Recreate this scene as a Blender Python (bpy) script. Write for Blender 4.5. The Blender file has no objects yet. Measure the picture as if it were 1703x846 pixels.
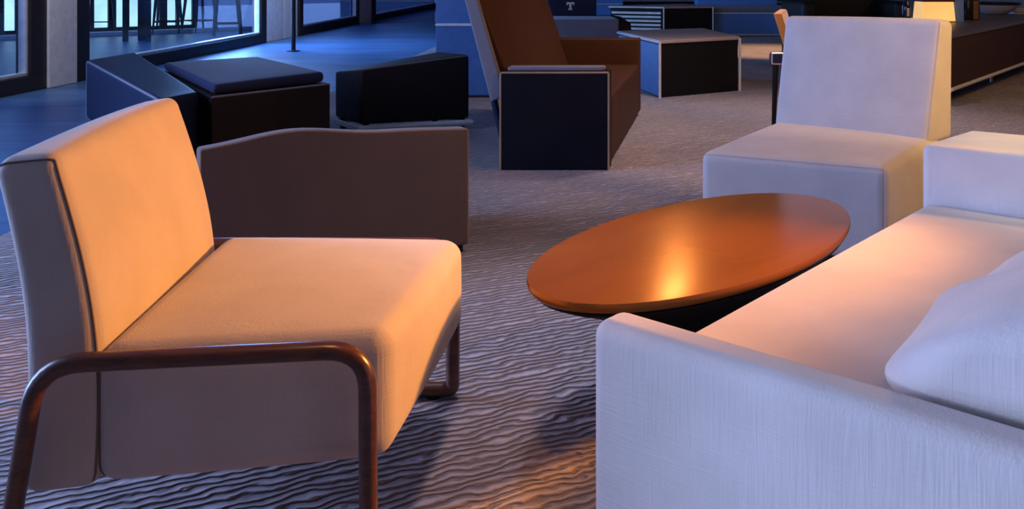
import bpy, bmesh, math, random
from mathutils import Vector, Matrix
random.seed(3)
scn = bpy.context.scene
COL = scn.collection
F, YH, CX, H = 1620.0, -50.0, 851.5, 1.08      # focal length in px, horizon row, centre column, camera height


def G(px, py, z=0.0):
    """point of the plane at height z seen at photo pixel (px, py)"""
    Y = F * (H - z) / (py - YH)
    return Vector(((px - CX) * Y / F, Y, z))


# ------------------------------------------------------------------ materials
def new_mat(name):
    m = bpy.data.materials.new(name)
    m.use_nodes = True
    nt = m.node_tree
    b = nt.nodes['Principled BSDF']
    return m, nt, b


def N(nt, t, **kw):
    n = nt.nodes.new(t)
    for k, v in kw.items():
        if k in n.inputs:
            n.inputs[k].default_value = v
        else:
            setattr(n, k, v)
    return n


def ramp(nt, c0, c1, p0=0.3, p1=0.7):
    r = nt.nodes.new('ShaderNodeValToRGB')
    r.color_ramp.elements[0].position = p0
    r.color_ramp.elements[1].position = p1
    r.color_ramp.elements[0].color = (*c0, 1)
    r.color_ramp.elements[1].color = (*c1, 1)
    return r


def fabric(name, c, rough=0.9, weave=260.0, bump=0.25, slub=0.25, sheen=0.3, var=0.06, thr=0.52):
    """woven cloth: fine warp and weft plus sparse slubs"""
    m, nt, b = new_mat(name)
    L = nt.links.new
    tc = N(nt, 'ShaderNodeTexCoord')
    no = N(nt, 'ShaderNodeTexNoise', Scale=7.0, Detail=4.0)
    L(tc.outputs['Object'], no.inputs['Vector'])
    r = ramp(nt, tuple(x * (1 - var) for x in c), tuple(min(1, x * (1 + var)) for x in c))
    L(no.outputs['Fac'], r.inputs['Fac'])
    L(r.outputs['Color'], b.inputs['Base Color'])
    heights = []
    for (sx, sy, sz) in ((weave, weave, 14.0), (14.0, 14.0, weave)):
        mp = N(nt, 'ShaderNodeMapping')
        mp.inputs['Scale'].default_value = (sx, sy, sz)
        L(tc.outputs['Object'], mp.inputs['Vector'])
        n1 = N(nt, 'ShaderNodeTexNoise', Scale=1.0, Detail=1.0)
        L(mp.outputs['Vector'], n1.inputs['Vector'])
        heights.append(n1)
    ad = N(nt, 'ShaderNodeMath', operation='ADD')
    L(heights[0].outputs['Fac'], ad.inputs[0])
    L(heights[1].outputs['Fac'], ad.inputs[1])
    mp = N(nt, 'ShaderNodeMapping')
    mp.inputs['Scale'].default_value = (90.0, 90.0, 9.0)
    L(tc.outputs['Object'], mp.inputs['Vector'])
    n2 = N(nt, 'ShaderNodeTexNoise', Scale=1.0, Detail=2.0)
    L(mp.outputs['Vector'], n2.inputs['Vector'])
    n3 = N(nt, 'ShaderNodeTexNoise', Scale=5.0, Detail=1.0)
    L(tc.outputs['Object'], n3.inputs['Vector'])
    r3 = ramp(nt, (0, 0, 0), (1, 1, 1), thr, thr + 0.16)
    L(n3.outputs['Fac'], r3.inputs['Fac'])
    mu = N(nt, 'ShaderNodeMath', operation='MULTIPLY')
    L(n2.outputs['Fac'], mu.inputs[0])
    L(r3.outputs['Color'], mu.inputs[1])
    mu2 = N(nt, 'ShaderNodeMath', operation='MULTIPLY')
    mu2.inputs[1].default_value = slub * 8
    L(mu.outputs[0], mu2.inputs[0])
    ad2 = N(nt, 'ShaderNodeMath', operation='ADD')
    L(ad.outputs[0], ad2.inputs[0])
    L(mu2.outputs[0], ad2.inputs[1])
    bp = N(nt, 'ShaderNodeBump', Strength=bump, Distance=0.002)
    L(ad2.outputs[0], bp.inputs['Height'])
    L(bp.outputs['Normal'], b.inputs['Normal'])
    b.inputs['Roughness'].default_value = rough
    b.inputs['Specular IOR Level'].default_value = 0.2
    b.inputs['Sheen Weight'].default_value = sheen
    b.inputs['Sheen Roughness'].default_value = 0.5
    return m


def plain(name, c, rough=0.5, metal=0.0, coat=0.0, noise=0.1, nscale=12.0, spec=0.5):
    m, nt, b = new_mat(name)
    L = nt.links.new
    tc = N(nt, 'ShaderNodeTexCoord')
    no = N(nt, 'ShaderNodeTexNoise', Scale=nscale, Detail=4.0)
    L(tc.outputs['Object'], no.inputs['Vector'])
    r = ramp(nt, tuple(x * (1 - noise) for x in c), tuple(min(1, x * (1 + noise)) for x in c))
    L(no.outputs['Fac'], r.inputs['Fac'])
    L(r.outputs['Color'], b.inputs['Base Color'])
    b.inputs['Roughness'].default_value = rough
    b.inputs['Metallic'].default_value = metal
    b.inputs['Coat Weight'].default_value = coat
    b.inputs['Specular IOR Level'].default_value = spec
    return m


def wood(name, c0, c1, rot=0.0, scale=(3, 40, 40), rough=0.35, coat=0.3, metal=0.0, bump=0.05, detail=6.0, distort=1.2):
    m, nt, b = new_mat(name)
    L = nt.links.new
    tc = N(nt, 'ShaderNodeTexCoord')
    mp0 = N(nt, 'ShaderNodeMapping')
    mp0.inputs['Rotation'].default_value = (0, 0, rot)
    L(tc.outputs['Object'], mp0.inputs['Vector'])
    mp = N(nt, 'ShaderNodeMapping')
    mp.inputs['Scale'].default_value = scale
    L(mp0.outputs['Vector'], mp.inputs['Vector'])
    no = N(nt, 'ShaderNodeTexNoise', Scale=1.0, Detail=detail, Distortion=distort)
    L(mp.outputs['Vector'], no.inputs['Vector'])
    r = ramp(nt, c0, c1, 0.32, 0.68)
    L(no.outputs['Fac'], r.inputs['Fac'])
    L(r.outputs['Color'], b.inputs['Base Color'])
    if bump:
        bp = N(nt, 'ShaderNodeBump', Strength=bump, Distance=0.002)
        L(no.outputs['Fac'], bp.inputs['Height'])
        L(bp.outputs['Normal'], b.inputs['Normal'])
    b.inputs['Roughness'].default_value = rough
    b.inputs['Coat Weight'].default_value = coat
    b.inputs['Coat Roughness'].default_value = 0.25
    b.inputs['Metallic'].default_value = metal
    return m


def carpet_mat():
    m, nt, b = new_mat('wave_carpet')
    L = nt.links.new
    tc = N(nt, 'ShaderNodeTexCoord')
    mp = N(nt, 'ShaderNodeMapping')
    mp.inputs['Rotation'].default_value = (0, 0, math.radians(-26))
    L(tc.outputs['Object'], mp.inputs['Vector'])
    n0 = N(nt, 'ShaderNodeTexNoise', Scale=1.6, Detail=2.0)
    L(mp.outputs['Vector'], n0.inputs['Vector'])
    wv = N(nt, 'ShaderNodeTexWave', wave_type='BANDS', bands_direction='Y', wave_profile='SIN')
    wv.inputs['Scale'].default_value = 12.5
    wv.inputs['Distortion'].default_value = 7.5
    wv.inputs['Detail'].default_value = 2.2
    wv.inputs['Detail Scale'].default_value = 1.1
    wv.inputs['Detail Roughness'].default_value = 0.55
    mx = N(nt, 'ShaderNodeMapping')
    mx.inputs['Scale'].default_value = (0.75, 1.0, 1.0)
    L(mp.outputs['Vector'], mx.inputs['Vector'])
    L(mx.outputs['Vector'], wv.inputs['Vector'])
    fine = N(nt, 'ShaderNodeTexNoise', Scale=220.0, Detail=2.0)
    L(tc.outputs['Object'], fine.inputs['Vector'])
    blot = N(nt, 'ShaderNodeTexNoise', Scale=1.1, Detail=3.0)
    L(tc.outputs['Object'], blot.inputs['Vector'])
    r = ramp(nt, (0.22, 0.19, 0.195), (0.54, 0.475, 0.48), 0.12, 0.75)
    L(wv.outputs['Color'], r.inputs['Fac'])
    r2 = ramp(nt, (0.80, 0.80, 0.82), (1.12, 1.08, 1.05), 0.35, 0.65)
    L(blot.outputs['Fac'], r2.inputs['Fac'])
    mul = N(nt, 'ShaderNodeMix', data_type='RGBA', blend_type='MULTIPLY')
    mul.inputs[0].default_value = 1.0
    L(r.outputs['Color'], mul.inputs[6])
    L(r2.outputs['Color'], mul.inputs[7])
    L(mul.outputs[2], b.inputs['Base Color'])
    ad = N(nt, 'ShaderNodeMath', operation='MULTIPLY_ADD')
    L(fine.outputs['Fac'], ad.inputs[0])
    ad.inputs[1].default_value = 0.18
    L(wv.outputs['Color'], ad.inputs[2])
    bp = N(nt, 'ShaderNodeBump', Strength=1.0, Distance=0.014)
    L(ad.outputs[0], bp.inputs['Height'])
    L(bp.outputs['Normal'], b.inputs['Normal'])
    b.inputs['Roughness'].default_value = 0.85
    b.inputs['Sheen Weight'].default_value = 0.25
    b.inputs['Specular IOR Level'].default_value = 0.15
    return m


def floor_mat():
    m, nt, b = new_mat('polished_floor_blue_lit')
    L = nt.links.new
    tc = N(nt, 'ShaderNodeTexCoord')
    mp = N(nt, 'ShaderNodeMapping')
    mp.inputs['Scale'].default_value = (0.5, 2.2, 1)
    L(tc.outputs['Object'], mp.inputs['Vector'])
    no = N(nt, 'ShaderNodeTexNoise', Scale=1.3, Detail=4.0, Distortion=1.0)
    L(mp.outputs['Vector'], no.inputs['Vector'])
    r = ramp(nt, (0.05, 0.12, 0.25), (0.11, 0.23, 0.44), 0.3, 0.7)  # blue of the window light put into the base colour
    L(no.outputs['Fac'], r.inputs['Fac'])
    L(r.outputs['Color'], b.inputs['Base Color'])
    bp = N(nt, 'ShaderNodeBump', Strength=0.25, Distance=0.02)
    L(no.outputs['Fac'], bp.inputs['Height'])
    L(bp.outputs['Normal'], b.inputs['Normal'])
    b.inputs['Roughness'].default_value = 0.38
    return m


def glass_mat():
    m = bpy.data.materials.new('window_glass')
    m.use_nodes = True
    nt = m.node_tree
    nt.nodes.clear()
    out = nt.nodes.new('ShaderNodeOutputMaterial')
    tr = nt.nodes.new('ShaderNodeBsdfTransparent')
    tr.inputs['Color'].default_value = (0.82, 0.9, 0.97, 1)
    gl = nt.nodes.new('ShaderNodeBsdfGlossy')
    gl.inputs['Roughness'].default_value = 0.03
    fr = nt.nodes.new('ShaderNodeMapRange')
    lw = nt.nodes.new('ShaderNodeLayerWeight')
    lw.inputs['Blend'].default_value = 0.15
    fr.inputs['To Min'].default_value = 0.03
    fr.inputs['To Max'].default_value = 0.35
    nt.links.new(lw.outputs['Facing'], fr.inputs['Value'])
    mx = nt.nodes.new('ShaderNodeMixShader')
    nt.links.new(fr.outputs[0], mx.inputs[0])
    nt.links.new(tr.outputs[0], mx.inputs[1])
    nt.links.new(gl.outputs[0], mx.inputs[2])
    nt.links.new(mx.outputs[0], out.inputs[0])
    return m


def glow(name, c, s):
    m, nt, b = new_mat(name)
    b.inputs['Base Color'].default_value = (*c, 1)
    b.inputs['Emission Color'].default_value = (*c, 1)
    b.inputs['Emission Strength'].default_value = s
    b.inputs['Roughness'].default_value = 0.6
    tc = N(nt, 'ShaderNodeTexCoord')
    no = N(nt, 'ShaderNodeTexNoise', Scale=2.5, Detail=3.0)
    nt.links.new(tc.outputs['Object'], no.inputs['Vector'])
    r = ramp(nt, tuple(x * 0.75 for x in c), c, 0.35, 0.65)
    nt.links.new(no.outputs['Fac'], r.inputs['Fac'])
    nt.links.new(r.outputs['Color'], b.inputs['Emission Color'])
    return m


M = dict(
    cream=fabric('cream_linen', (0.68, 0.59, 0.50)),
    white=fabric('white_linen', (0.66, 0.61, 0.60)),
    white_smooth=fabric('white_cotton', (0.76, 0.72, 0.71), slub=0.27, bump=0.32, thr=0.46),
    seam=fabric('seam_cord', (0.22, 0.16, 0.13)),
    seam_light=fabric('pale_cord', (0.62, 0.57, 0.55)),
    taupe=fabric('taupe_cloth', (0.165, 0.115, 0.105), bump=0.2),
    tan_cord=fabric('tan_cord', (0.45, 0.26, 0.15)),
    navy=fabric('dark_navy_leather', (0.012, 0.018, 0.045), rough=0.5, slub=0, bump=0.1, sheen=0),
    navy_top=fabric('navy_cloth', (0.018, 0.026, 0.075), rough=0.7, slub=0, bump=0.1, sheen=0.1),
    shadow_black=plain('near_arm_shadow_black', (0.004, 0.005, 0.011), rough=0.6, spec=0.2),  # shadow on the loveseat's near side, put into the colour
    black=plain('black_leather', (0.006, 0.006, 0.007), rough=0.55, spec=0.25),
    brownblack=plain('brown_black_leather', (0.014, 0.008, 0.007), rough=0.6, spec=0.25),
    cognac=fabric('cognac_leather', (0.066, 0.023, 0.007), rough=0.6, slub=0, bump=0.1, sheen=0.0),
    slate=fabric('slate_cloth', (0.19, 0.20, 0.25), slub=0, sheen=0.1),
    blue=plain('blue_lacquer', (0.07, 0.19, 0.48), rough=0.5),
    bluecloth=fabric('blue_cloth', (0.12, 0.29, 0.66), slub=0, sheen=0.1),
    palebar=plain('brushed_steel', (0.75, 0.74, 0.72), rough=0.35, metal=0.6),
    bronze=plain('bronze_edge', (0.55, 0.38, 0.24), rough=0.4, metal=0.5),
    rail=plain('pale_painted_rail', (0.80, 0.77, 0.70), rough=0.4),
    palewood=wood('pale_table_top', (0.42, 0.33, 0.31), (0.55, 0.44, 0.40), rough=0.4),
    walnut=wood('walnut', (0.075, 0.026, 0.014), (0.16, 0.058, 0.03), scale=(9, 60, 60), rough=0.3, coat=0.4),
    copper=wood('copper_wood', (0.30, 0.098, 0.010), (0.42, 0.14, 0.014), rot=-math.radians(49), scale=(1.2, 5, 5), rough=0.22, coat=0.0, metal=0.35, bump=0.0, detail=2.0, distort=0.3),
    darkwood=wood('dark_wood', (0.035, 0.012, 0.006), (0.06, 0.02, 0.010), rough=0.7, coat=0.0),
    frame=plain('bronze_black_frame', (0.018, 0.011, 0.009), rough=0.5),
    column=plain('pale_grey_plaster', (0.78, 0.77, 0.79), rough=0.85),
    plaster=plain('warm_plaster', (0.35, 0.30, 0.27), rough=0.9),
    ceil=plain('ceiling_plaster', (0.30, 0.28, 0.27), rough=0.95),
    carpet=carpet_mat(), floor=floor_mat(), glass=glass_mat(),
    terrace=plain('terrace_paving', (0.10, 0.13, 0.24), rough=0.4, nscale=3.0, noise=0.25),
    coping=plain('stone_coping', (0.5, 0.48, 0.5), rough=0.7),
    water=plain('pool_water', (0.08, 0.16, 0.38), rough=0.12, nscale=2.0),
    litpane=glow('lit_pane', (0.55, 0.86, 1.0), 1.6),
    amber=glow('amber_box_glow', (1.0, 0.58, 0.18), 0.9),
    whitepaint=plain('white_paint', (0.8, 0.8, 0.82), rough=0.5),
    paper=plain('blue_white_card', (0.16, 0.32, 0.85), rough=0.7),
    red=plain('dark_red_cloth', (0.10, 0.02, 0.015), rough=0.7),
    bottle=plain('dark_bottle_glass', (0.012, 0.014, 0.02), rough=0.12),
    brownband=plain('brown_band', (0.22, 0.10, 0.045), rough=0.5),
    bowl=plain('pale_glaze', (0.62, 0.58, 0.60), rough=0.25, coat=0.5),
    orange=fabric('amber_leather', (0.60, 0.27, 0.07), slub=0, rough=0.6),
)


# ------------------------------------------------------------------ mesh helpers
def link(name, bm, mat, parent=None, smooth=True, angle=35):
    me = bpy.data.meshes.new(name)
    if parent is not None:
        bm.transform(root_matrix(parent).inverted())
    bmesh.ops.recalc_face_normals(bm, faces=bm.faces[:])
    bm.to_mesh(me)
    bm.free()
    o = bpy.data.objects.new(name, me)
    COL.objects.link(o)
    me.materials.append(M[mat])
    if smooth:
        me.polygons.foreach_set('use_smooth', [True] * len(me.polygons))
        me.set_sharp_from_angle(angle=math.radians(angle))
    if parent is not None:
        o.parent = parent
    return o


def root_matrix(o):
    m = Matrix.LocRotScale(o.location, o.rotation_euler, o.scale)
    return root_matrix(o.parent) @ m if o.parent else m


def thing(name, label, cat, loc, rotz=0.0, group=None):
    o = bpy.data.objects.new(name, None)
    o.empty_display_size = 0.1
    COL.objects.link(o)
    o.location = loc
    o.rotation_euler = (0, 0, rotz)
    tag(o, label, cat, group)
    return o


def tag(o, label, cat, group=None):
    o['label'] = label
    o['category'] = cat
    if group:
        o['group'] = group
    return o


def struct(name, bm, mat, **kw):
    o = link(name, bm, mat, **kw)
    o['kind'] = 'structure'
    return o


class Hex:
    """rounded, slightly puffed block spanned by eight corners: bottom p00 p10 p11 p01, then the same four on top"""

    def __init__(s, c, r=0.02, puff=(0, 0, 0), n=14, bend=None):
        s.c = [Vector(p) for p in c]
        e = lambda a, b: (s.c[a] - s.c[b]).length
        s.h = Vector(((e(0, 1) + e(3, 2) + e(4, 5) + e(7, 6)) / 8, (e(0, 3) + e(1, 2) + e(4, 7) + e(5, 6)) / 8,
                      (e(0, 4) + e(1, 5) + e(2, 6) + e(3, 7)) / 8))
        s.r = min(r, min(s.h) * 0.98)
        s.puff, s.n, s.bend = puff, n, bend

    def tri(s, u, v, w):
        a, b, c = (u + 1) / 2, (v + 1) / 2, (w + 1) / 2
        k = s.c
        lo = (k[0] * (1 - a) + k[1] * a) * (1 - b) + (k[3] * (1 - a) + k[2] * a) * b
        hi = (k[4] * (1 - a) + k[5] * a) * (1 - b) + (k[7] * (1 - a) + k[6] * a) * b
        p = lo * (1 - c) + hi * c
        if s.bend:
            p = s.bend(p, a, b, c)
        return p

    def S(s, u, v, w):
        """a point of the cube surface (-1..1) to the rounded block"""
        h, r = s.h, s.r
        p = Vector((u * h.x, v * h.y, w * h.z))
        q = Vector([max(-(h[i] - r), min(h[i] - r, p[i])) for i in range(3)])
        d = p - q
        if d.length > 1e-9:
            p = q + d.normalized() * r
        n = [p[i] / h[i] for i in range(3)]
        o = []
        for i in range(3):
            j, k = (i + 1) % 3, (i + 2) % 3
            o.append(n[i] + s.puff[i] / h[i] * n[i] * (1 - min(1, n[j] ** 2)) * (1 - min(1, n[k] ** 2)))
        return s.tri(*o)

    def ticks(s, i):
        e = s.r / s.h[i]
        t = [-1 + e * (1 - math.cos(a * math.pi / 8)) * 1.0 for a in range(5)]
        t = [-1, -1 + e * .25, -1 + e * .5, -1 + e * .75]
        m = s.n
        mid = [-(1 - e) + 2 * (1 - e) * k / m for k in range(m + 1)]
        return t + mid + [-x for x in reversed(t)]

    def bm(s, into=None):
        b = into or bmesh.new()
        T = [s.ticks(i) for i in range(3)]
        vs = {}

        def vert(u, v, w):
            k = (round(u, 6), round(v, 6), round(w, 6))
            if k not in vs:
                vs[k] = b.verts.new(s.S(u, v, w))
            return vs[k]
        for ax in range(3):
            j, k = (ax + 1) % 3, (ax + 2) % 3
            for sg in (-1, 1):
                for a in range(len(T[j]) - 1):
                    for c in range(len(T[k]) - 1):
                        q = []
                        for (x, y) in ((a, c), (a + 1, c), (a + 1, c + 1), (a, c + 1)):
                            p = [0, 0, 0]
                            p[ax], p[j], p[k] = sg, T[j][x], T[k][y]
                            q.append(vert(*p))
                        b.faces.new(q)
        return b

    def edge(s, a, c, n=24, out=1.0):
        """points along the rounded edge from cube corner a to cube corner c"""
        pts = []
        for k in range(n + 1):
            t = k / n
            pts.append(s.S(*[a[i] * (1 - t) + c[i] * t for i in range(3)]))
        return pts


def quadhex(fp, z0, z1, **kw):
    """prism over a four-corner footprint; z1 may be four heights"""
    zs = z1 if isinstance(z1, (list, tuple)) else [z1] * 4
    zb = z0 if isinstance(z0, (list, tuple)) else [z0] * 4
    return Hex([(p[0], p[1], zb[i]) for i, p in enumerate(fp)] + [(p[0], p[1], zs[i]) for i, p in enumerate(fp)], **kw)


def boxhex(x0, x1, y0, y1, z0, z1, **kw):
    return quadhex([(x0, y0), (x1, y0), (x1, y1), (x0, y1)], z0, z1, **kw)


def tube(bm, pts, r, seg=10, closed=False, flat=None, up=None):
    """sweep an ellipse along a polyline; r may be a list, flat = (side, up) factors"""
    pts = [Vector(p) for p in pts]
    n = len(pts)
    rings = []
    fx, fy = flat or (1, 1)
    prev = None
    for i in range(n):
        if closed:
            t = pts[(i + 1) % n] - pts[i - 1]
        else:
            t = pts[min(i + 1, n - 1)] - pts[max(i - 1, 0)]
        t.normalize()
        if up is not None:
            a = Vector(up)
        elif prev is not None:
            a = prev
        else:
            a = Vector((0, 0, 1)) if abs(t.z) < 0.9 else Vector((1, 0, 0))
        s = (a - t * a.dot(t)).normalized()
        prev = s
        w = t.cross(s)
        rr = r[i] if isinstance(r, (list, tuple)) else r
        rings.append([bm.verts.new(pts[i] + s * math.cos(q) * rr * fx + w * math.sin(q) * rr * fy)
                      for q in (2 * math.pi * k / seg for k in range(seg))])
    m = n if closed else n - 1
    for i in range(m):
        A, B = rings[i], rings[(i + 1) % n]
        for k in range(seg):
            bm.faces.new((A[k], A[(k + 1) % seg], B[(k + 1) % seg], B[k]))
    if not closed:
        bm.faces.new(rings[0])
        bm.faces.new(list(reversed(rings[-1])))
    return bm


def rounded(path, rad, seg=8, closed=True):
    """fillet the corners of a 3-D polyline"""
    P = [Vector(p) for p in path]
    n, out = len(P), []
    for i in range(n):
        if not closed and i in (0, n - 1):
            out.append(P[i])
            continue
        a, b, c = P[i - 1], P[i], P[(i + 1) % n]
        r = rad[i] if isinstance(rad, (list, tuple)) else rad
        u, v = (a - b), (c - b)
        d = min(r, u.length * .48, v.length * .48)
        p0, p1 = b + u.normalized() * d, b + v.normalized() * d
        for k in range(seg + 1):
            t = k / seg
            out.append(p0 * (1 - t) ** 2 + b * 2 * t * (1 - t) + p1 * t * t)
    res = []
    for i, p in enumerate(out):                       # add points on the straight runs
        res.append(p)
        q = out[(i + 1) % len(out)] if (closed or i + 1 < len(out)) else None
        if q is not None and (q - p).length > 0.08:
            k = int((q - p).length / 0.06)
            res += [p.lerp(q, (j + 1) / (k + 1)) for j in range(k)]
    return res


def lathe(bm, prof, c, n=32, sx=1.0, sy=1.0, rot=0.0, caps=True):
    """revolve (radius, z) pairs about c, optionally as an ellipse"""
    c = Vector(c)
    R = Matrix.Rotation(rot, 3, 'Z')
    rings = [[bm.verts.new(c + R @ Vector((r * sx * math.cos(2 * math.pi * k / n), r * sy * math.sin(2 * math.pi * k / n), z)))
              for k in range(n)] for r, z in prof]
    for A, B in zip(rings, rings[1:]):
        for k in range(n):
            bm.faces.new((A[k], A[(k + 1) % n], B[(k + 1) % n], B[k]))
    if caps:
        bm.faces.new(list(reversed(rings[0])))
        bm.faces.new(rings[-1])
    return bm


def bar(bm, x0, x1, y0, y1, z0, z1):
    g = bmesh.ops.create_cube(bm, size=1.0)
    for v in g['verts']:
        v.co = Vector((x0 + (v.co.x + .5) * (x1 - x0), y0 + (v.co.y + .5) * (y1 - y0), z0 + (v.co.z + .5) * (z1 - z0)))
    return bm


def plane(bm, pts):
    bm.faces.new([bm.verts.new(p) for p in pts])
    return bm


def lerp2(a, b, t):
    return (a[0] + (b[0] - a[0]) * t, a[1] + (b[1] - a[1]) * t)


M_WORDS = dict(seam='dark seam cord', seam_light='pale seam cord', tan_cord='tan edge cord', slate='grey cord as edge highlight', taupe='brown cord as edge highlight',
               bronze='pale edge outline', palebar='bright edge')


def cord(name, hexes, mat, parent, r=0.004):
    out = []
    for h, a, c in hexes:
        bm = bmesh.new()
        tube(bm, h.edge(a, c), r, seg=6)
        o = link(name, bm, mat, parent)
        o['label'] = M_WORDS[mat]
        out.append(o)
    return out


# ------------------------------------------------------------------ the setting
def WX(Y):
    return -4.38 + 0.11 * (Y - 8.33)


bm = bmesh.new()
plane(bm, [(WX(-4), -4, -0.002), (9, -4, -0.002), (9, 34, -0.002), (WX(34), 34, -0.002)])
struct('floor', bm, 'floor', smooth=False)

bm = bmesh.new()
edge = lambda y: WX(y) + 2.55
top = [(edge(-4) + .3, -3.9), (8.9, -3.9), (8.9, 33.9), (edge(34), 33.9)]
h = quadhex(top, -0.0018, 0.0, r=0.0006, n=2)
h.bm(bm)
carpet = link('carpet', bm, 'carpet')
tag(carpet, 'taupe carpet with wavy ribbed lines under the lounge furniture', 'carpet')

bm = bmesh.new()
plane(bm, [(WX(-4), -4, 3.1), (9, -4, 3.1), (9, 34, 3.1), (WX(34), 34, 3.1)])
struct('ceiling', bm, 'ceil', smooth=False)
bm = bmesh.new()
bar(bm, 9, 9.15, -4, 34, 0, 3.1)
struct('wall_right', bm, 'plaster', smooth=False)
bm = bmesh.new()
bar(bm, -6, 9.15, 34, 34.15, 0, 3.1)
struct('wall_far', bm, 'plaster', smooth=False)
bm = bmesh.new()
bar(bm, -6, 9.15, -4.15, -4, 0, 3.1)
struct('wall_near', bm, 'plaster', smooth=False)


def wallbox(bm, Y0, Y1, z0, z1, a, b):
    """a box along the glazed side between depths Y0 and Y1; a..b is its offset across the glass line"""
    h = quadhex([(WX(Y0) + a, Y0), (WX(Y0) + b, Y0), (WX(Y1) + b, Y1), (WX(Y1) + a, Y1)], z0, z1, r=0.006, n=1)
    return h.bm(bm)


bm = bmesh.new()
wallbox(bm, -4, 34, 2.62, 3.1, -0.1, 0.1)
struct('wall_left', bm, 'plaster', smooth=False)


def window(name, Y0, Y1, mull=(), f0=0.12, f1=0.12, bottom=0.14):
    fr = bmesh.new()
    wallbox(fr, Y0, Y1, 0.0, bottom, -0.07, 0.07)
    wallbox(fr, Y0, Y1, 2.5, 2.62, -0.07, 0.07)
    wallbox(fr, Y0, Y0 + f0, bottom, 2.5, -0.07, 0.07)
    wallbox(fr, Y1 - f1, Y1, bottom, 2.5, -0.07, 0.07)
    for (m, w) in mull:
        wallbox(fr, m, m + w, bottom, 2.5, -0.05, 0.05)
    o = struct(name, fr, 'frame')
    tr = bmesh.new()
    wallbox(tr, Y0 + f0, Y1 - f1, bottom, bottom + 0.03, -0.03, 0.045)
    wallbox(tr, Y1 - f1 - 0.03, Y1 - f1, bottom, 2.5, -0.03, 0.045)
    wallbox(tr, Y0 + f0, Y0 + f0 + 0.03, bottom, 2.5, -0.03, 0.045)
    link('glazing_bead', tr, 'palebar', o)
    gb = bmesh.new()
    wallbox(gb, Y0 + f0, Y1 - f1, bottom, 2.5, -0.006, 0.006)
    link('window_pane', gb, 'glass', o, smooth=False)
    return o


window('window_1', 6.6, 8.9, f1=0.24)
window('window_2', 9.36, 14.45, f0=0.26, f1=0.2)
window('window_3', 15.95, 19.6, f0=0.18, f1=0.12)
window('window_4', 20.7, 28.4, f0=0.25, f1=0.3, bottom=0.11)


def trim(name, Y0, Y1, mat='column', a=-0.12, b=0.03):
    bm = bmesh.new()
    wallbox(bm, Y0, Y1, 0, 2.62, a, b)
    struct(name, bm, mat)


trim('trim_1', 8.9, 9.36, b=0.09)
trim('trim_2', 14.45, 15.3)
trim('trim_3', 15.33, 15.95)
trim('trim_4', 19.6, 20.7)
trim('trim_5', 28.4, 34)

# outside
bm = bmesh.new()
plane(bm, [(WX(2) - .12, 2, -0.02), (WX(40) - .12, 40, -0.02), (-16, 40, -0.02), (-16, 2, -0.02)])
o = struct('floor_terrace', bm, 'terrace', smooth=False)
bm = bmesh.new()
A, B = G(137, 60), G(345, 52)
d = (B - A).normalized()
nrm = Vector((-d.y, d.x, 0))
cop = [A - d * 2.5, B + d * 1.2, B + d * 1.2 + nrm * .22, A - d * 2.5 + nrm * .22]
quadhex([(p.x, p.y) for p in cop], -0.02, 0.05, r=0.01, n=1).bm(bm)
struct('trim_6', bm, 'coping')
bm = bmesh.new()
wp = [A - d * 2.5 + nrm * .22, B + d * 11 + nrm * .22, B + d * 11 + nrm * 12, A - d * 2.5 + nrm * 12]
plane(bm, [(p.x, p.y, 0.0) for p in wp])
struct('floor_pool', bm, 'water', smooth=False)


def pavilion():
    a, b = A - d * 1.2 + nrm * .5, B - d * 0.05 + nrm * .5
    Lw = (b - a).length
    fr = bmesh.new()

    def seg(bm, t0, t1, z0, z1, dn0, dn1):
        q = [a + d * t0 + nrm * dn0, a + d * t1 + nrm * dn0, a + d * t1 + nrm * dn1, a + d * t0 + nrm * dn1]
        quadhex([(p.x, p.y) for p in q], z0, z1, r=0.005, n=1).bm(bm)
    seg(fr, 0, Lw, 0, 0.10, -.05, .1)
    seg(fr, 0, Lw, 2.3, 2.5, -.05, .1)
    k = 11
    for i in range(k + 1):
        t = (Lw - .06) * i / k
        seg(fr, t, t + (.06 if i % 3 else .13), .1, 2.3, -.05, .08)
    o = struct('window_5', fr, 'frame')
    gp = bmesh.new()
    seg(gp, 0, Lw, .1, 2.3, .02, .04)
    link('window_pane', gp, 'litpane', o)


pavilion()


def stool(px, py, label, rot=0.3, first=None):
    p = G(px, py)
    if first is None:
        t = thing('terrace_stool', label, 'stool', p, rot, 'high stools on the terrace')
        b = bmesh.new()
        h = Hex([(-.2, -.2, .72), (.2, -.2, .72), (.2, .2, .72), (-.2, .2, .72), (-.21, -.21, .78), (.21, -.21, .78), (.21, .21, .78), (-.21, .21, .78)], r=.02, puff=(0, 0, .01), n=4)
        h.bm(b)
        b.transform(root_matrix(t))
        link('seat', b, 'navy', t)
        for sx in (-1, 1):
            for sy in (-1, 1):
                b = bmesh.new()
                tube(b, [(sx * .155, sy * .155, .72), (sx * .19, sy * .19, .3), (sx * .215, sy * .215, .0)], [.03, .024, .013], seg=8)
                b.transform(root_matrix(t))
                link('leg', b, 'frame', t)
        b = bmesh.new()
        tube(b, [(x * .2, y * .2, .2) for x, y in ((-1, -1), (1, -1), (1, 1), (-1, 1))], .01, seg=6, closed=True)
        b.transform(root_matrix(t))
        link('footrest', b, 'frame', t)
        return t
    t = first.copy()
    COL.objects.link(t)
    t.location = p
    t.rotation_euler = (0, 0, rot)
    t['label'] = label
    for ch in list(first.children):
        c = ch.copy()
        COL.objects.link(c)
        c.parent = t
    return t


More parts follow.
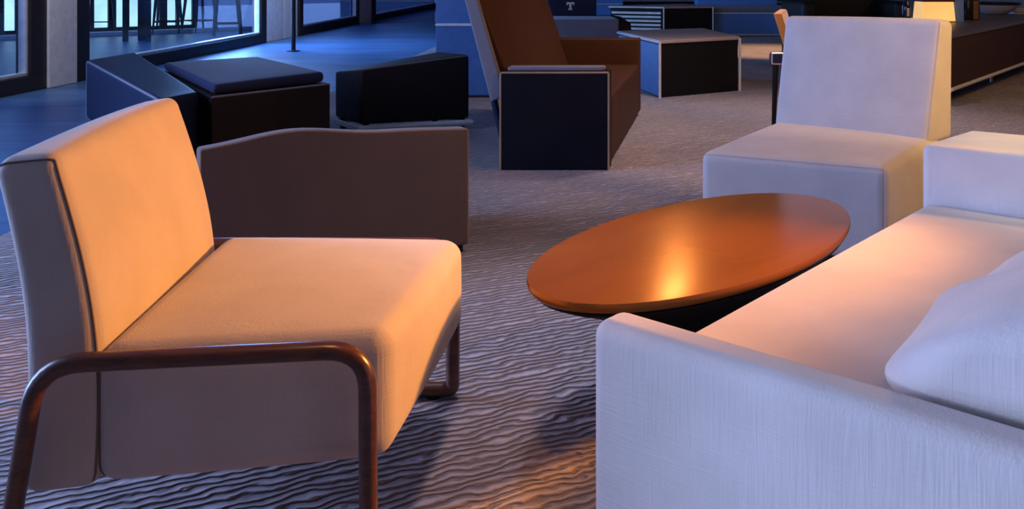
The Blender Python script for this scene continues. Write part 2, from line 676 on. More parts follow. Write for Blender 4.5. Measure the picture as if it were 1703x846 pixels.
s0 = stool(172, 55, 'dark high stool outside, leftmost beyond the glass behind the pale column')
stool(279, 55, 'dark high stool outside, just right of the high terrace table', .2, s0)
stool(332, 53, 'dark high stool outside, third from the left behind the glass', .9, s0)
stool(378, 59, 'dark high stool outside, rightmost of the row on the terrace', .35, s0)

p = G(232, 66)
t = thing('terrace_table', 'dark high table with panel legs outside behind the big window', 'table', p, .15)
b = bmesh.new()
boxhex(p.x - .42, p.x + .42, p.y - .3, p.y + .3, .98, 1.04, r=.012, n=2).bm(b)
link('tabletop', b, 'frame', t)
for dx, w, dy in ((-.17, .035, -.12), (.18, .035, -.12), (.02, .075, .1)):
    b = bmesh.new()
    boxhex(p.x + dx - w, p.x + dx + w, p.y + dy - .04, p.y + dy + .04, -0.02, .98, r=.01, n=1).bm(b)
    link('leg', b, 'frame', t)

p = G(488, 85)
t = thing('floor_pole', 'thin black pole standing on the blue floor by the windows', 'pole', p)
b = bmesh.new()
tube(b, [p, p + Vector((0, 0, 2.6))], .03, seg=10)
link('pole', b, 'frame', t)
b = bmesh.new()
lathe(b, [(.09, 0.0), (.09, 0.008), (.04, .015)], p, 20)
link('base', b, 'frame', t)


# ------------------------------------------------------------------ cream lounge chair, front left
def cream_chair():
    t = thing('lounge_chair', 'cream lounge chair with walnut loop armrests, nearest seat on the left', 'chair', (-.45, 2.05, 0))
    NR, NF, FF, FR = (-.735, 1.70), (-.222, 1.765), (-.120, 2.41), (-.715, 2.42)
    seat = quadhex([NR, NF, FF, FR], [.172, .188, .20, .19], [.415, .425, .42, .425], r=.04, puff=(.012, .006, .014), n=18)
    link('seat', seat.bm(), 'cream', t)

    def bend(p, a, b, c):
        return p + Vector((.032 * math.sin(math.pi * min(1, c * 1.05)), 0, 0))
    back = Hex([(-.853, 1.668, .172), (-.722, 1.70, .172), (-.722, 2.40, .19), (-.86, 2.40, .19),
                (-.917, 1.71, .745), (-.802, 1.72, .755), (-.828, 2.43, .768), (-.93, 2.43, .75)], r=.03, puff=(.012, .0, .01), n=18, bend=bend)
    link('backrest', back.bm(), 'cream', t)
    cord('piping', [(back, (1, -1, -1), (1, -1, 1)), (back, (-1, -1, 1), (1, -1, 1)), (seat, (-1, -1, -1), (-1, -1, 1))], 'seam', t, .0026)
    # walnut loops
    for nm, y0, y1, zt, xs in (('near', 1.648, 1.712, .413, (-.868, -.803, -.254, -.252)), ('far', 2.462, 2.462, .385, (-.93, -.88, -.148, -.150))):
        path = [(xs[0], y0, .021), (xs[1], y0, zt), (xs[2], y1, zt + .002), (xs[3], y1, .021)]
        pts = rounded(path, [.04, .075, .075, .04 if nm == 'near' else .014])
        b = bmesh.new()
        tube(b, pts, .0172 if nm == 'near' else .0185, seg=14, closed=True, flat=(1.1, .95), up=(0.05, 1, 0))
        link('arm_loop', b, 'walnut', t)
        for fx, fy in ((xs[0] + .05, y0), (xs[3] - .05, y1)):
            b = bmesh.new()
            lathe(b, [(.016, 0), (.018, .004), (.016, .008)], (fx, fy, 0), 16)
            link('glide', b, 'black', t)
    for xx, ya, yb, z in ((-.62, 2.40, 2.462, .375), (-.30, 2.39, 2.462, .375)):
        b = bmesh.new()
        tube(b, [(xx, ya, z), (xx, yb, z)], .006, seg=10)
        link('bracket', b, 'black', t)


cream_chair()


# ------------------------------------------------------------------ white slipper chair by the oval table
def slipper_chair():
    t = thing('slipper_chair', 'armless white chair with tall square back beyond the oval table', 'chair', (1.2, 3.75, 0))
    FL, FR, BR, BL = (.688, 3.57), (1.272, 3.30), (1.70, 3.86), (1.17, 4.26)
    seat = quadhex([FL, FR, BR, BL], .085, [.415, .412, .428, .428], r=.035, puff=(.006, .006, .012), n=16)
    link('seat', seat.bm(), 'white', t)
    back = Hex([(1.12, 4.185, .40), (1.600, 3.750, .40), (1.775, 3.92, .40), (1.285, 4.375, .40),
                (1.205, 4.30, .878), (1.706, 3.862, .885), (1.80, 3.975, .875), (1.30, 4.42, .868)], r=.028, puff=(0, .01, .004), n=16)
    link('backrest', back.bm(), 'white', t)
    cord('piping', [(seat, (-1, -1, 1), (1, -1, 1)), (seat, (1, -1, -1), (1, -1, 1)), (back, (1, -1, -1), (1, -1, 1))], 'seam_light', t, .003)
    pl = [lerp2(a, (1.21, 3.75), .1) for a in (FL, FR, BR, BL)]
    b = bmesh.new()
    quadhex(pl, 0, .09, r=.006, n=2).bm(b)
    link('plinth', b, 'black', t)


slipper_chair()

# ------------------------------------------------------------------ white sofa, front right
SO, SS, SD = Vector((.123, 1.557, 0)), Vector((.655, .7556, 0)), Vector((.757, -.653, 0))


def sl(i, j, z=0.0):
    p = SO + SS * i + SD * j
    return Vector((p.x, p.y, z))


def sfp(i0, i1, j0, j1):
    return [(p.x, p.y) for p in (sl(i0, j0), sl(i1, j0), sl(i1, j1), sl(i0, j1))]


def sofa():
    t = thing('sofa', 'white sofa with low flat arms seen over its near arm', 'sofa', sl(.9, .4))
    arm = quadhex(sfp(0, .088, 0, 1.1), .03, [.522, .522, .50, .50], r=.028, puff=(.004, 0, .003), n=16)
    link('arm', arm.bm(), 'white_smooth', t)
    far = quadhex(sfp(1.572, 2.02, .0, 1.1), .03, [.59, .575, .585, .60], r=.022, puff=(0, 0, .004), n=14)
    link('arm', far.bm(), 'white_smooth', t)
    seat = quadhex(sfp(.09, 1.57, .012, .93), .20, .43, r=.03, puff=(0, .004, .012), n=18)
    link('seat', seat.bm(), 'white', t)
    base = quadhex(sfp(.09, 1.57, .03, 1.08), .03, .205, r=.012, n=4)
    link('base', base.bm(), 'white', t)
    back = Hex([sl(.09, .90, .2), sl(1.57, .90, .2), sl(1.57, 1.1, .2), sl(.09, 1.1, .2),
                sl(.09, .98, .74), sl(1.57, .98, .74), sl(1.57, 1.13, .74), sl(.09, 1.13, .74)], r=.04, puff=(0, .012, .01), n=14)
    link('backrest', back.bm(), 'white', t)
    for i, j in ((.06, .06), (1.95, .06), (.06, 1.0), (1.95, 1.0)):
        b = bmesh.new()
        lathe(b, [(.022, 0), (.026, .035)], sl(i, j), 16)
        link('foot', b, 'black', t)


sofa()


def pillow():
    t = thing('pillow', 'plump white pillow leaning on the white sofa beside its near arm', 'pillow', sl(.43, .6, .446))

    def bend(p, a, b, c):
        k = math.sin(math.pi * min(1, max(0, a))) * max(0, min(1, c))
        f = .010 * math.sin(11 * a + 5 * c) * k + .014 * math.exp(-((a - .62 + .2 * c) / .05) ** 2) * k
        return p + (Vector((0, 0, .8)) - SD * .6) * f
    h = Hex([sl(.108, .385, .468), sl(.72, .37, .468), sl(.74, .845, .468), sl(.108, .845, .468),
             sl(.112, .50, .60), sl(.71, .52, .615), sl(.72, .895, .73), sl(.112, .895, .72)], r=.075, puff=(0.0, .03, .022), n=26, bend=bend)
    link('cover', h.bm(), 'white_smooth', t, angle=180)
    b = bmesh.new()
    tube(b, h.edge((1, -1, -1), (1, -1, 1)) + h.edge((1, -1, 1), (1, 1, 1))[1:], .003, seg=6)
    link('piping', b, 'white_smooth', t)


pillow()


# ------------------------------------------------------------------ oval coffee table
def oval_table():
    c = Vector((.506, 2.55, 0))
    rot = math.radians(48.3)
    t = thing('coffee_table', 'oval copper coloured coffee table on black tapered base between the seats', 'table', c)
    ax, ay = .635, .286
    n = 128
    b = bmesh.new()
    lathe(b, [(.93, .350), (.985, .358), (.998, .366), (1.0, .373), (.996, .380), (.985, .3802), (.6, .3802), (.2, .3802)], c, n, ax, ay, rot, caps=True)
    link('tabletop', b, 'copper', t, angle=50)
    b = bmesh.new()
    lathe(b, [(.50, 0.0), (.50, .02), (.50, .15), (.58, .24), (.74, .295), (.90, .33), (.96, .346), (.965, .352)], c, n, ax, ay, rot)
    link('base', b, 'black', t)


oval_table()


# ------------------------------------------------------------------ taupe chair seen from behind
def taupe_chair():
    a, e = Vector((-1.045, 3.26, 0)), Vector((-.164, 3.725, 0))
    u = (e - a).normalized()
    w = Vector((-u.y, u.x, 0))
    L = (e - a).length
    t = thing('low_armchair', 'low taupe armchair with its back turned, behind the cream lounge chair', 'chair', (a + e) / 2 + w * .3)

    def bend(p, aa, bb, cc):
        z = .472 + .045 * math.exp(-((aa - .33) / .24) ** 2) + .012 * math.exp(-((aa - .75) / .2) ** 2)
        return Vector((p.x, p.y, .03 + (p.z - .03) * (z - .03) / .47))
    fp = [a, e, e + w * .07, a + w * .07]
    back = quadhex([(p.x, p.y) for p in fp], .03, .50, r=.012, puff=(0, 0.004, 0), n=22, bend=bend)
    link('backrest', back.bm(), 'taupe', t)
    cord('piping', [(back, (-1, -1, 1), (1, -1, 1)), (back, (-1, -1, -1), (-1, -1, 1)), (back, (1, -1, -1), (1, -1, 1))], 'tan_cord', t, .003)
    q = [a + u * .16 + w * .071, e - u * .06 + w * .071, e - u * .12 + w * .62, a + u * .2 + w * .62]
    seat = quadhex([(p.x, p.y) for p in q], .08, .36, r=.03, puff=(0, 0, .01), n=6)
    link('seat', seat.bm(), 'taupe', t)
    for p in (a + u * .22 + w * .12, e - u * .12 + w * .12, e - u * .2 + w * .55, a + u * .28 + w * .55):
        b = bmesh.new()
        tube(b, [(p.x, p.y, 0), (p.x, p.y, .09)], .018, seg=10)
        link('leg', b, 'black', t)
    for p in (a + u * .03, e - u * .03):
        b = bmesh.new()
        q = p + w * .035
        tube(b, [(q.x, q.y, 0), (q.x, q.y, .04)], .018, seg=10)
        link('leg', b, 'black', t)


taupe_chair()


# ------------------------------------------------------------------ dark chaise by the windows
def chaise():
    t = thing('chaise_sofa', 'dark navy low chaise with a long flat backrest by the windows', 'sofa', (-1.9, 6.0, 0))
    near, right, far, left = (-1.553, 5.03), (-1.05, 5.63), (-1.735, 6.70), (-2.30, 6.35)
    base = quadhex([near, right, far, left], .06, .425, r=.012, n=6)
    link('base', base.bm(), 'brownblack', t)
    cord('piping', [(base, (-1, -1, 1), (1, -1, 1))], 'slate', t, .006)  # grey cord drawing the highlight along the base edge
    ins = [lerp2(p, (-1.66, 5.93), .06) for p in (near, right, far, left)]
    cush = quadhex(ins, .43, [.48, .49, .49, .48], r=.025, puff=(0, 0, .012), n=10)
    link('seat_cushion', cush.bm(), 'navy_top', t)
    # long backrest: top edge pixels at its own height, down to the floor
    A_, B_, C_, D_ = G(143, 100, .45), G(226, 86, .52), G(322, 146, .45), G(248, 152, .48)
    D2 = D_ + (D_ - A_).normalized() * .25
    C2 = C_ + (C_ - B_).normalized() * .12
    fp = [(p.x, p.y) for p in (A_, D2, C2, B_)]
    back = quadhex(fp, .05, [.45, .47, .44, .52], r=.03, puff=(0, 0, .012), n=14)
    link('backrest', back.bm(), 'navy', t)
    cord('piping', [(back, (-1, -1, 1), (1, -1, 1)), (back, (-1, -1, -1), (-1, -1, 1))], 'slate', t, .007)  # highlights on the backrest edges, painted as grey cords
    for p in (near, right, far, fp[0], fp[3]):
        q = lerp2(p, (-1.75, 6.0), .12)
        b = bmesh.new()
        tube(b, [(q[0], q[1], 0), (q[0], q[1], .07)], .02, seg=10)
        link('foot', b, 'black', t)


chaise()


def dark_block():
    c0, cr, clf = G(600, 219, .03), G(781, 208, .03), G(557, 205, .03)
    bk = cr + (clf - c0)
    bk.z = 0
    fp = [(p.x, p.y) for p in (c0, cr, bk, clf)]
    t = thing('dark_armchair', 'dark boxy armchair on a bright metal floor rail, right of the navy chaise', 'chair', c0.lerp(bk, .5) * Vector((1, 1, 0)) if False else Vector(((c0.x + bk.x) / 2, (c0.y + bk.y) / 2, 0)))
    body = quadhex(fp, .075, [.435, .508, .50, .385], r=.02, puff=(.004, .004, .004), n=10)
    link('body', body.bm(), 'brownblack', t)
    cord('piping', [(body, (-1, -1, 1), (1, -1, 1))], 'taupe', t, .005)  # cord standing for the highlight on the front top edge
    b = bmesh.new()
    pts = [Vector((p[0], p[1], .05)) for p in fp]
    cen = sum(pts, Vector()) / 4
    tube(b, [p + (p - cen).normalized() * .012 for p in pts], .020, seg=8, closed=True)
    link('floor_rail', b, 'rail', t)
    for p in pts:
        q = p.lerp(cen, .12)
        b = bmesh.new()
        tube(b, [(q.x, q.y, 0), (q.x, q.y, .08)], .02, seg=10)
        link('foot', b, 'black', t)


dark_block()


# ------------------------------------------------------------------ cognac loveseat
def loveseat():
    A_, B_, C_, D_ = Vector((-.065, 5.25, 0)), Vector((.522, 5.25, 0)), Vector((.965, 7.30, 0)), Vector((.36, 7.30, 0))
    t = thing('loveseat', 'cognac leather loveseat with its shadowed near end coloured black, behind the oval table', 'sofa', (A_ + B_ + C_ + D_) / 4)
    e1, e2 = (D_ - A_), (C_ - B_)
    seat = quadhex([(p.x, p.y) for p in (A_ + e1 * .055, B_ + e2 * .055, C_ - e2 * .07, D_ - e1 * .07)], .03, .386, r=.02, puff=(.004, 0, .006), n=10)
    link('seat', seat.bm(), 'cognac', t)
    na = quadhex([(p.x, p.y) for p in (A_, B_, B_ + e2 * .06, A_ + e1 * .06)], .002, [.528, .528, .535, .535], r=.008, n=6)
    o = link('arm', na.bm(), 'shadow_black', t)
    o['label'] = 'near arm side, its shadow painted black'
    cord('edge_trim', [(na, (-1, -1, -1), (-1, -1, 1)), (na, (1, -1, -1), (1, -1, 1)), (na, (-1, -1, 1), (1, -1, 1))], 'bronze', t, .006)  # pale cords added to draw the bright outline, no real trim
    m0, m1 = A_.lerp(B_, .06) + e1 * .012, A_.lerp(B_, .95) + e1 * .012
    ap = quadhex([(p.x, p.y) for p in (m0, m1, m1 + e2 * .045, m0 + e1 * .045)], .533, .556, r=.009, n=4)
    o = link('arm_pad', ap.bm(), 'slate', t)
    o['label'] = 'grey pad on the arm top'
    fa = quadhex([(p.x, p.y) for p in (D_ - e1 * .07, C_ - e2 * .07, C_, D_)], .03, .575, r=.012, n=6)
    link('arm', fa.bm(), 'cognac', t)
    # reclined back: inner cushion, and a slate block painting the blue window light
    nb, fb = A_ + e1 * .01, D_ - e1 * .0
    hb = Hex([(-.055, 5.31, .30), (.055, 5.31, .30), (.455, 7.22, .30), (.345, 7.22, .30),
              (-.225, 5.31, 1.0), (-.205, 5.31, 1.0), (.215, 7.25, 1.0), (.19, 7.25, 1.0)], r=.012, puff=(.01, 0, 0), n=10)
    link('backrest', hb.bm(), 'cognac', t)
    sh = Hex([(-.115, 5.28, .36), (-.035, 5.28, .40), (.375, 7.28, .40), (.30, 7.28, .36),
              (-.285, 5.28, 1.02), (-.215, 5.28, 1.02), (.20, 7.28, 1.02), (.13, 7.28, 1.02)], r=.012, n=8)
    o = link('back_blue_lit_side', sh.bm(), 'slate', t)
    o['label'] = 'outside of the back, blue window light painted in grey'
    for q in ((-.02, 5.33), (.35, 7.2)):
        b = bmesh.new()
        tube(b, [(q[0] - .09, q[1], .42), (q[0] + .0, q[1], .008)], [.02, .014], seg=10)
        link('rear_leg', b, 'navy', t)


loveseat()


# ------------------------------------------------------------------ box tables and things in the distance
def box_table(name, label, fp, h, left_mat='blue', slats=False, group=None, cat='table'):
    c = Vector((sum(p[0] for p in fp) / 4, sum(p[1] for p in fp) / 4, 0))
    t = thing(name, label, cat, c, group=group)
    ins = [lerp2(p, (c.x, c.y), .03) for p in fp]
    body = quadhex(ins, 0, h - .025, r=.006, n=4)
    link('body', body.bm(), 'black', t)
    topp = quadhex(fp, h - .03, h, r=.006, n=4)
    link('tabletop', topp.bm(), 'palewood', t)
    # left-hand panel
    a, d_ = Vector((*fp[0], 0)), Vector((*fp[3], 0))
    ea = (d_ - a).normalized()
    out = Vector((-ea.y, ea.x, 0))
    if not slats:
        q = [a + ea * .03, d_ - ea * .03]
        pn = quadhex([(p.x, p.y) for p in (q[0], q[0] - out * .02, q[1] - out * .02, q[1])], .01, h - .04, r=.004, n=2)
        link('side_panel', pn.bm(), left_mat, t)
    else:
        for k in range(6):
            z = .06 + k * (h - .12) / 6
            q = [a + ea * .05, d_ - ea * .05]
            pn = quadhex([(p.x, p.y) for p in (q[0], q[0] - out * .02, q[1] - out * .02, q[1])], z, z + .035, r=.004, n=1)
            link('slat', pn.bm(), 'rail', t)
    for p, q in ((Vector((*fp[0], 0)), Vector((*fp[0], h - .015))), (Vector((*fp[1], 0)), Vector((*fp[1], h - .015))),
                 (Vector((*fp[3], h - .02)), Vector((*fp[0], h - .02)))):
        b = bmesh.new()
        tube(b, [p, q], .011, seg=8)
        o = link('edge_trim', b, 'rail', t)
        o['label'] = 'bright edge'
    return t


box_table('box_table', 'large black box table with pale top and blue side, right of the loveseat',
          [(1.245, 8.2), (2.035, 8.70), (1.95, 9.95), (1.03, 9.5)], .487)
# slatted one: left face turned to the camera
t2 = box_table('slatted_table', 'pale topped table with a slatted side, behind the black box table',
               [(2.40, 15.4), (3.22, 15.6), (3.0, 16.8), (1.56, 15.75)], .50, slats=True)


def navy_chair():
    t = thing('navy_armchair', 'navy armchair with a white letter T on its back, behind the loveseat', 'chair', (1.0, 13.4, 0))
    b = boxhex(.47, 1.42, 12.95, 14.2, .0, .425, r=.02, n=5).bm()
    link('seat', b, 'slate', t)
    b = boxhex(.50, 1.20, 13.85, 14.15, .42, .95, r=.02, n=5).bm()
    bk = link('backrest', b, 'navy', t)
    b = bmesh.new()
    x0, z0, y = .83, .52, 13.835
    bar(b, x0 - .055, x0 + .055, y, y + .02, z0 + .075, z0 + .10)
    bar(b, x0 - .015, x0 + .015, y, y + .02, z0, z0 + .08)
    bar(b, x0 - .055, x0 - .04, y, y + .02, z0 + .06, z0 + .08)
    bar(b, x0 + .04, x0 + .055, y, y + .02, z0 + .06, z0 + .08)
    bar(b, x0 - .028, x0 + .028, y, y + .02, z0 - .008, z0 + .008)
    o = link('letter', b, 'whitepaint', bk, smooth=False)
    o['label'] = 'white letter T'
    arm = Hex([(1.42, 12.95, 0), (1.62, 13.1, 0), (1.62, 14.2, 0), (1.42, 14.2, 0),
               (1.42, 12.95, .43), (1.60, 13.1, .36), (1.60, 14.2, .40), (1.42, 14.2, .43)], r=.02, n=5)
    link('arm', arm.bm(), 'brownblack', t)


navy_chair()

t = thing('service_counter', 'tall blue counter with a white trim line, left behind the loveseat', 'counter', (-.2, 8.6, 0))
link('body', boxhex(-.645, .1, 8.26, 8.9, 0, 1.1, r=.008, n=4).bm(), 'blue', t)
o = link('trim_line', boxhex(-.65, .1, 8.235, 8.262, .605, .628, r=.004, n=2).bm(), 'whitepaint', t)
o['label'] = 'white trim line'
link('plinth', boxhex(-.66, .11, 8.245, 8.91, 0.001, .02, r=.004, n=2).bm(), 'frame', t)


def far_bench(name, label, x0, x1, y0, y1, zs, zb, cat, mat='bluecloth', topmat='slate'):
    t = thing(name, label, cat, ((x0 + x1) / 2, (y0 + y1) / 2, 0))
    link('base', boxhex(x0, x1, y0, y1, 0.0, zs - .05, r=.02, n=5).bm(), mat, t)
    link('seat_cushion', boxhex(x0 - .01, x1 + .01, y0 - .01, y1, zs - .05, zs + .02, r=.02, puff=(0, 0, .01), n=5).bm(), topmat, t)
    link('backrest', boxhex(x0, x1, y1, y1 + .25, 0, zb, r=.03, n=5).bm(), mat, t)
    o = link('trim_line', boxhex(x0, x1, y0 - .02, y0 + .005, zs - .075, zs - .055, r=.004, n=2).bm(), 'rail', t)
    o['label'] = 'bright trim line'
    b = bmesh.new()
    for x in (x0 + .08, x1 - .08):
        tube(b, [(x, y0 - .012, 0.0), (x, y0 - .012, .03)], .012, seg=6)
    bar(b, x0, x1, y0 - .025, y0 - .008, .012, .035)
    o = link('floor_rail', b, 'palebar', t)
    return t


far_bench('blue_bench', 'blue cushioned bench far back, between slatted table and white chair', 3.30, 4.75, 15.9, 17.4, .44, .80, 'bench')
far_bench('blue_booth', 'blue booth seat far away, glimpsed between the T armchair and slatted table', 1.0, 2.3, 20.2, 21.4, .44, 1.05, 'booth', topmat='bluecloth')


def black_sofa():
    o0, u, w = Vector((3.51, 7.73, 0)), Vector((.62, .785, 0)), Vector((-.785, .62, 0))

    def fp(a0, a1, b0, b1):
        return [((o0 + u * a + w * b).x, (o0 + u * a + w * b).y) for a, b in ((a0, b0), (a1, b0), (a1, b1), (a0, b1))]
    t = thing('black_sofa', 'black sofa behind the white chair, beyond the dark bench table', 'sofa', (3.72, 10.9, 0))
    link('seat', boxhex(3.30, 4.12, 10.52, 11.2, .02, .44, r=.03, n=6).bm(), 'black', t)
    link('backrest', boxhex(3.2, 4.25, 11.2, 11.5, .02, 1.0, r=.07, n=6).bm(), 'black', t)
    for x0 in (3.13, 4.13):
        link('arm', boxhex(x0, x0 + .165, 10.48, 11.35, .0, .74, r=.06, n=6).bm(), 'black', t)

    # bench table
    t = thing('bench_table', 'long dark brown bench table on a steel rail, right behind the white chair', 'table', o0 + u * 1.9 + w * .45)
    body = quadhex(fp(-.1, 4.2, 0, .9), .15, .54, r=.006, n=6)
    link('body', body.bm(), 'darkwood', t)
    link('tabletop', quadhex(fp(-.12, 4.22, -.015, .91), .54, .567, r=.006, n=6).bm(), 'walnut_top', t)
    b = bmesh.new()
    q = fp(-.1, 4.2, 0.0, .9)
    tube(b, [(*q[0], .138), (*q[1], .138)], .016, seg=8)
    tube(b, [(*q[3], .138), (*q[2], .138)], .016, seg=8)
    link('floor_rail', b, 'rail', t)
    for a in (.1, 2.0, 4.0):
        for bb in (.16, .75):
            p = o0 + u * a + w * bb
            b = bmesh.new()
            tube(b, [(p.x, p.y, 0), (p.x, p.y, .15)], .014, seg=8)
            link('leg', b, 'palebar', t)
    zt = .567

    def on(px, base_py):
        return G(px, base_py, zt)
    # amber box, its lit look put in as emission
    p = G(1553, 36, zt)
    t = thing('amber_box', 'amber box with an added glow standing on the dark bench table', 'amber_box', p)
    link('glow_body', Hex([p + Vector(v) for v in ((-.165, -.12, .01), (.165, -.12, .01), (.165, .12, .01), (-.165, .12, .01),
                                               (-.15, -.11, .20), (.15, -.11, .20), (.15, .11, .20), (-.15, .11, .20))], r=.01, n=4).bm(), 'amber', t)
    link('base', boxhex(p.x - .17, p.x + .17, p.y - .125, p.y + .125, zt, zt + .012, r=.004, n=2).bm(), 'bronze', t)
    link('lid', boxhex(p.x - .16, p.x + .16, p.y - .12, p.y + .12, zt + .20, zt + .24, r=.008, n=2).bm(), 'red', t)
    # pale blue card / book
    p = G(1593, 36, zt)
    t = thing('menu_book', 'pale blue upright menu book between amber box and dark jar', 'book', p)
    link('cover', boxhex(p.x - .05, p.x + .05, p.y - .02, p.y - .012, zt, zt + .23, r=.003, n=2).bm(), 'paper', t)
    link('pages', boxhex(p.x - .045, p.x + .047, p.y - .012, p.y + .012, zt + .004, zt + .225, r=.003, n=2).bm(), 'whitepaint', t)
    link('back_cover', boxhex(p.x - .05, p.x + .05, p.y + .012, p.y + .02, zt, zt + .23, r=.003, n=2).bm(), 'paper', t)
    # dark jar with brown band
    p = G(1615, 33, zt)
    t = thing('storage_jar', 'black jar with a brown stripe on the dark bench table', 'jar', p)
    b = bmesh.new()
    lathe(b, [(.075, 0), (.082, .01), (.082, .2), (.07, .215), (.07, .23)], p, 28)
    link('body', b, 'bottle', t)
    b = bmesh.new()
    for k in range(7):
        a0 = math.radians(-100 + k * 6)
        a1 = math.radians(-100 + (k + 1) * 6)
        plane(b, [p + Vector((.0835 * math.cos(a0), .0835 * math.sin(a0), .01)), p + Vector((.0835 * math.cos(a1), .0835 * math.sin(a1), .01)),
                  p + Vector((.0835 * math.cos(a1), .0835 * math.sin(a1), .2)), p + Vector((.0835 * math.cos(a0), .0835 * math.sin(a0), .2))])
    bmesh.ops.remove_doubles(b, verts=b.verts[:], dist=1e-5)
    o = link('stripe', b, 'brownband', t)
    o['label'] = 'brown stripe'
    # glazed bowl and plate
    p = G(1655, 24, zt)
    t = thing('serving_bowl', 'pale shallow bowl with a dark rim on the dark bench table', 'bowl', p)
    b = bmesh.new()
    lathe(b, [(.09, 0), (.13, .012), (.22, .07), (.27, .125), (.262, .127), (.21, .078), (.12, .022), (.02, .016)], p, 40)
    link('body', b, 'bowl', t)
    b = bmesh.new()
    tube(b, [p + Vector((.268 * math.cos(2 * math.pi * k / 48), .268 * math.sin(2 * math.pi * k / 48), .127)) for k in range(48)], .012, seg=8, closed=True)
    o = link('rim', b, 'bottle', t)
    p = G(1720, 22, zt)
    t = thing('tray', 'pale rectangular tray at the far end of the bench table', 'tray', p)
    link('base', boxhex(p.x - .34, p.x + .34, p.y - .25, p.y + .25, zt, zt + .02, r=.006, n=2).bm(), 'bowl', t)
    b = bmesh.new()
    tube(b, rounded([(p.x - .34, p.y - .25, zt + .035), (p.x + .34, p.y - .25, zt + .035), (p.x + .34, p.y + .25, zt + .035), (p.x - .34, p.y + .25, zt + .035)], .05), .018, seg=8, closed=True)
    link('rim', b, 'bowl', t)
    # bottle
    p = G(1507, 43, zt)
    t = thing('bottle', 'dark bottle with a small white label, left of the amber box', 'bottle', p)
    b = bmesh.new()
    lathe(b, [(.036, 0), (.04, .008), (.04, .17), (.034, .2), (.015, .235), (.014, .29), (.017, .292), (.017, .305)], p, 28)
    link('body', b, 'bottle', t)
    b = bmesh.new()
    for k in range(5):
        a0, a1 = math.radians(-104 + k * 7), math.radians(-104 + (k + 1) * 7)
        plane(b, [p + Vector((.041 * math.cos(q), .041 * math.sin(q), z)) for q, z in ((a0, .09), (a1, .09), (a1, .165), (a0, .165))])
    bmesh.ops.remove_doubles(b, verts=b.verts[:], dist=1e-5)
    o = link('paper_label', b, 'whitepaint', t)
    o['label'] = 'white paper label'


M['walnut_top'] = wood('smoked_top', (0.10, 0.085, 0.085), (0.15, 0.125, 0.12), rough=0.4, coat=0.1)
black_sofa()


def amber_chair():
    t = thing('amber_chair', 'amber leather chair mostly hidden by the white armless chair', 'chair', (1.95, 6.2, 0))
    bk = Hex([(1.75, 6.0, .36), (1.80, 6.0, .36), (2.0, 6.6, .36), (1.95, 6.6, .36),
              (1.608, 6.0, .815), (1.66, 6.0, .815), (1.86, 6.6, .815), (1.81, 6.6, .815)], r=.012, n=6)
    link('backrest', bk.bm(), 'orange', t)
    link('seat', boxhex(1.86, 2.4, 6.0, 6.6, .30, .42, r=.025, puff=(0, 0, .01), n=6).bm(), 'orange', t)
    ar = boxhex(1.578, 2.2, 5.92, 5.985, .505, .575, r=.012, n=4)
    o = link('arm', ar.bm(), 'navy_top', t)
    o['label'] = 'blue black arm'
    cord('arm_trim', [(ar, (-1, -1, -1), (-1, -1, 1)), (ar, (-1, -1, 1), (1, -1, 1)), (ar, (-1, -1, -1), (1, -1, -1))], 'palebar', t, .006)
    for (x, y, x2) in ((1.612, 5.95, 1.595), (2.15, 5.95, 2.2), (1.95, 6.57, 1.92), (2.3, 6.57, 2.35)):
        b = bmesh.new()
        tube(b, [(x, y, .53 if y < 6 else .32), (x2, y, .006)], [.018, .012], seg=10)
        link('leg', b, 'black', t)


amber_chair()

# ------------------------------------------------------------------ light
w = bpy.data.worlds.new('dusk')
scn.world = w
w.use_nodes = True
nt = w.node_tree
bg = nt.nodes['Background']
tc = nt.nodes.new('ShaderNodeTexCoord')
sp = nt.nodes.new('ShaderNodeSeparateXYZ')
nt.links.new(tc.outputs['Generated'], sp.inputs[0])
rp = ramp(nt, (0.17, 0.27, 0.62), (0.04, 0.11, 0.40), 0.0, 0.5)
nt.links.new(sp.outputs['Z'], rp.inputs['Fac'])
nt.links.new(rp.outputs['Color'], bg.inputs['Color'])
bg.inputs['Strength'].default_value = 1.6


def area(name, loc, target, size, power, color):
    l = bpy.data.lights.new(name, 'AREA')
    l.shape = 'RECTANGLE'
    l.size, l.size_y = size
    l.energy = power
    l.color = color
    o = bpy.data.objects.new(name, l)
    COL.objects.link(o)
    o.location = loc
    o.rotation_euler = (Vector(target) - Vector(loc)).to_track_quat('-Z', 'Z').to_euler()
    return o


def lamp(name, loc, power, color, r=0.07):
    l = bpy.data.lights.new(name, 'POINT')
    l.energy = power
    l.color = color
    l.shadow_soft_size = r
    o = bpy.data.objects.new(name, l)
    COL.objects.link(o)
    o.location = loc
    return o


def spot(name, loc, target, power, color, deg=70, blend=.8, r=0.08):
    l = bpy.data.lights.new(name, 'SPOT')
    l.energy = power
    l.color = color
    l.spot_size = math.radians(deg)
    l.spot_blend = blend
    l.shadow_soft_size = r
    o = bpy.data.objects.new(name, l)
    COL.objects.link(o)
    o.location = loc
    o.rotation_euler = (Vector(target) - Vector(loc)).to_track_quat('-Z', 'Y').to_euler()
    return o


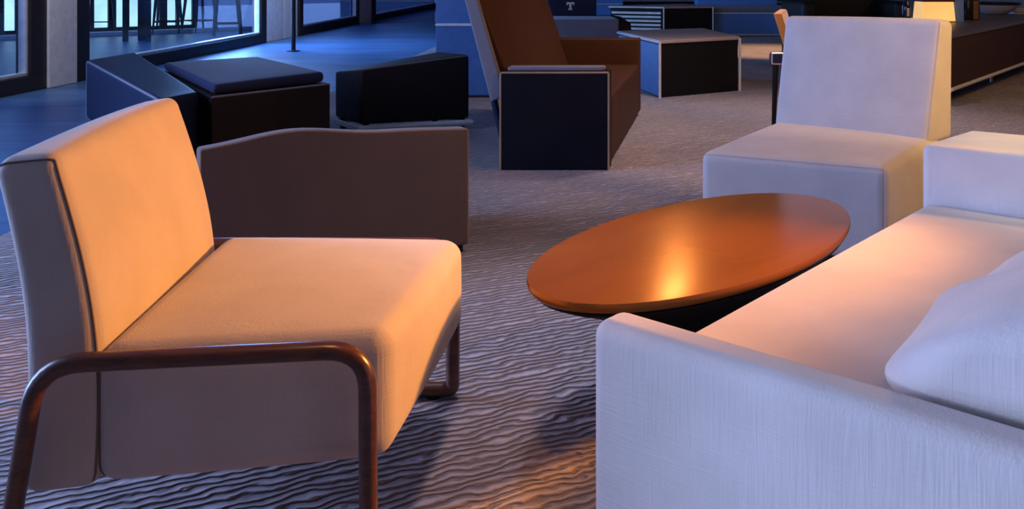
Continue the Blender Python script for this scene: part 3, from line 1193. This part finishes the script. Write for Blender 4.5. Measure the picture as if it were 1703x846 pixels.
area('window_daylight_near', (-4.9, 3.0, 1.7), (0, 3.0, .6), (4.6, 2.0), 400, (0.38, 0.52, 1.0))
area('window_daylight_far', (WX(14) + .15, 14, 1.95), (3, 13, 0), (14, 1.5), 1250, (0.24, 0.46, 1.0))
WARM = (1.0, 0.42, 0.10)
lamp('pendant_lamp_table', (.88, 5.2, 1.50), 12, WARM, .04)
lamp('pendant_lamp_right', (2.5, 3.1, 1.75), 62, (1.0, .54, .18), .08)
spot('key_spot_cream_chair', (2.2, 2.8, 1.32), (-.55, 2.05, .48), 430, (1.0, .36, .06), 44, .6, .10)  # added key light that warms the cream chair
spot('fill_spot_sofa_seat', (1.15, 2.0, 3.0), (1.0, 1.85, 0), 8, (1.0, .50, .30), 62, .9, .15)  # unseen spot added to warm the sofa seat
spot('fill_spot_sofa_arm', (-1.7, -1.0, 1.3), (.75, 1.1, .2), 165, (.58, .68, 1.0), 33, .5, .25)  # cool fill added inside the room to brighten the near sofa arm
spot('fill_spot_carpet', (.2, 3.2, 3.0), (.10, 2.85, 0), 125, (.92, .80, .95), 46, .9, .12)  # added lavender fill lifting the carpet around the oval table
spot('fill_spot_front', (-.10, 1.5, 3.0), (-.14, 2.0, 0), 62, (1.0, .46, .20), 32, .9, .1)  # warm fill put in for the brown carpet at the front
spot('fill_spot_far_arm', (2.0, 2.9, 2.7), (1.66, 2.70, .55), 85, (1.0, .80, .42), 27, .6, .1)  # extra spot put in to yellow the far arm top
spot('fill_spot_white_chair', (3.0, 2.9, 1.7), (1.74, 3.86, .66), 70, (1.0, .62, .28), 24, .6, .1)  # added to brighten the right side of the white chair's back
lamp('fill_lamp_bench', (5.4, 7.2, 2.1), 45, (1.0, .60, .30), .08)  # unseen lamp added to warm the bench table and its rail
spot('fill_spot_middle', (1.9, 6.4, 3.0), (1.7, 6.6, 0), 260, (.96, .76, .84), 95, .9, .12)  # broad fill added over the carpet beside the loveseat
spot('fill_spot_column', (-3.1, 7.0, 3.0), (-4.2, 9.1, .3), 150, (.85, .88, 1.0), 50, .8, .12)  # fill added so the first pale column comes out lighter
spot('fill_spot_far_column', (-1.9, 13.4, 3.0), (-3.6, 15.1, .4), 120, (.75, .82, 1.0), 45, .8, .12)  # another added fill, lifting the far columns
spot('downlight_far', (3.3, 12.2, 3.0), (3.4, 12.9, 0), 650, (1.0, .55, .28), 50, .8, .1)

# ------------------------------------------------------------------ camera
cam = bpy.data.cameras.new('camera')
cam.sensor_width = 36
cam.lens = F / 1703 * 36
cam.shift_x = 0
cam.shift_y = -(423 - YH) / 1703
cam.clip_end = 200
co = bpy.data.objects.new('camera', cam)
COL.objects.link(co)
co.location = (0, 0, H)
co.rotation_euler = (math.pi / 2, 0, 0)
scn.camera = co
vs = scn.view_settings
vs.view_transform = 'Standard'
vs.look = 'None'
vs.gamma = 1
vs.use_curve_mapping = False
vs.exposure = 0.0
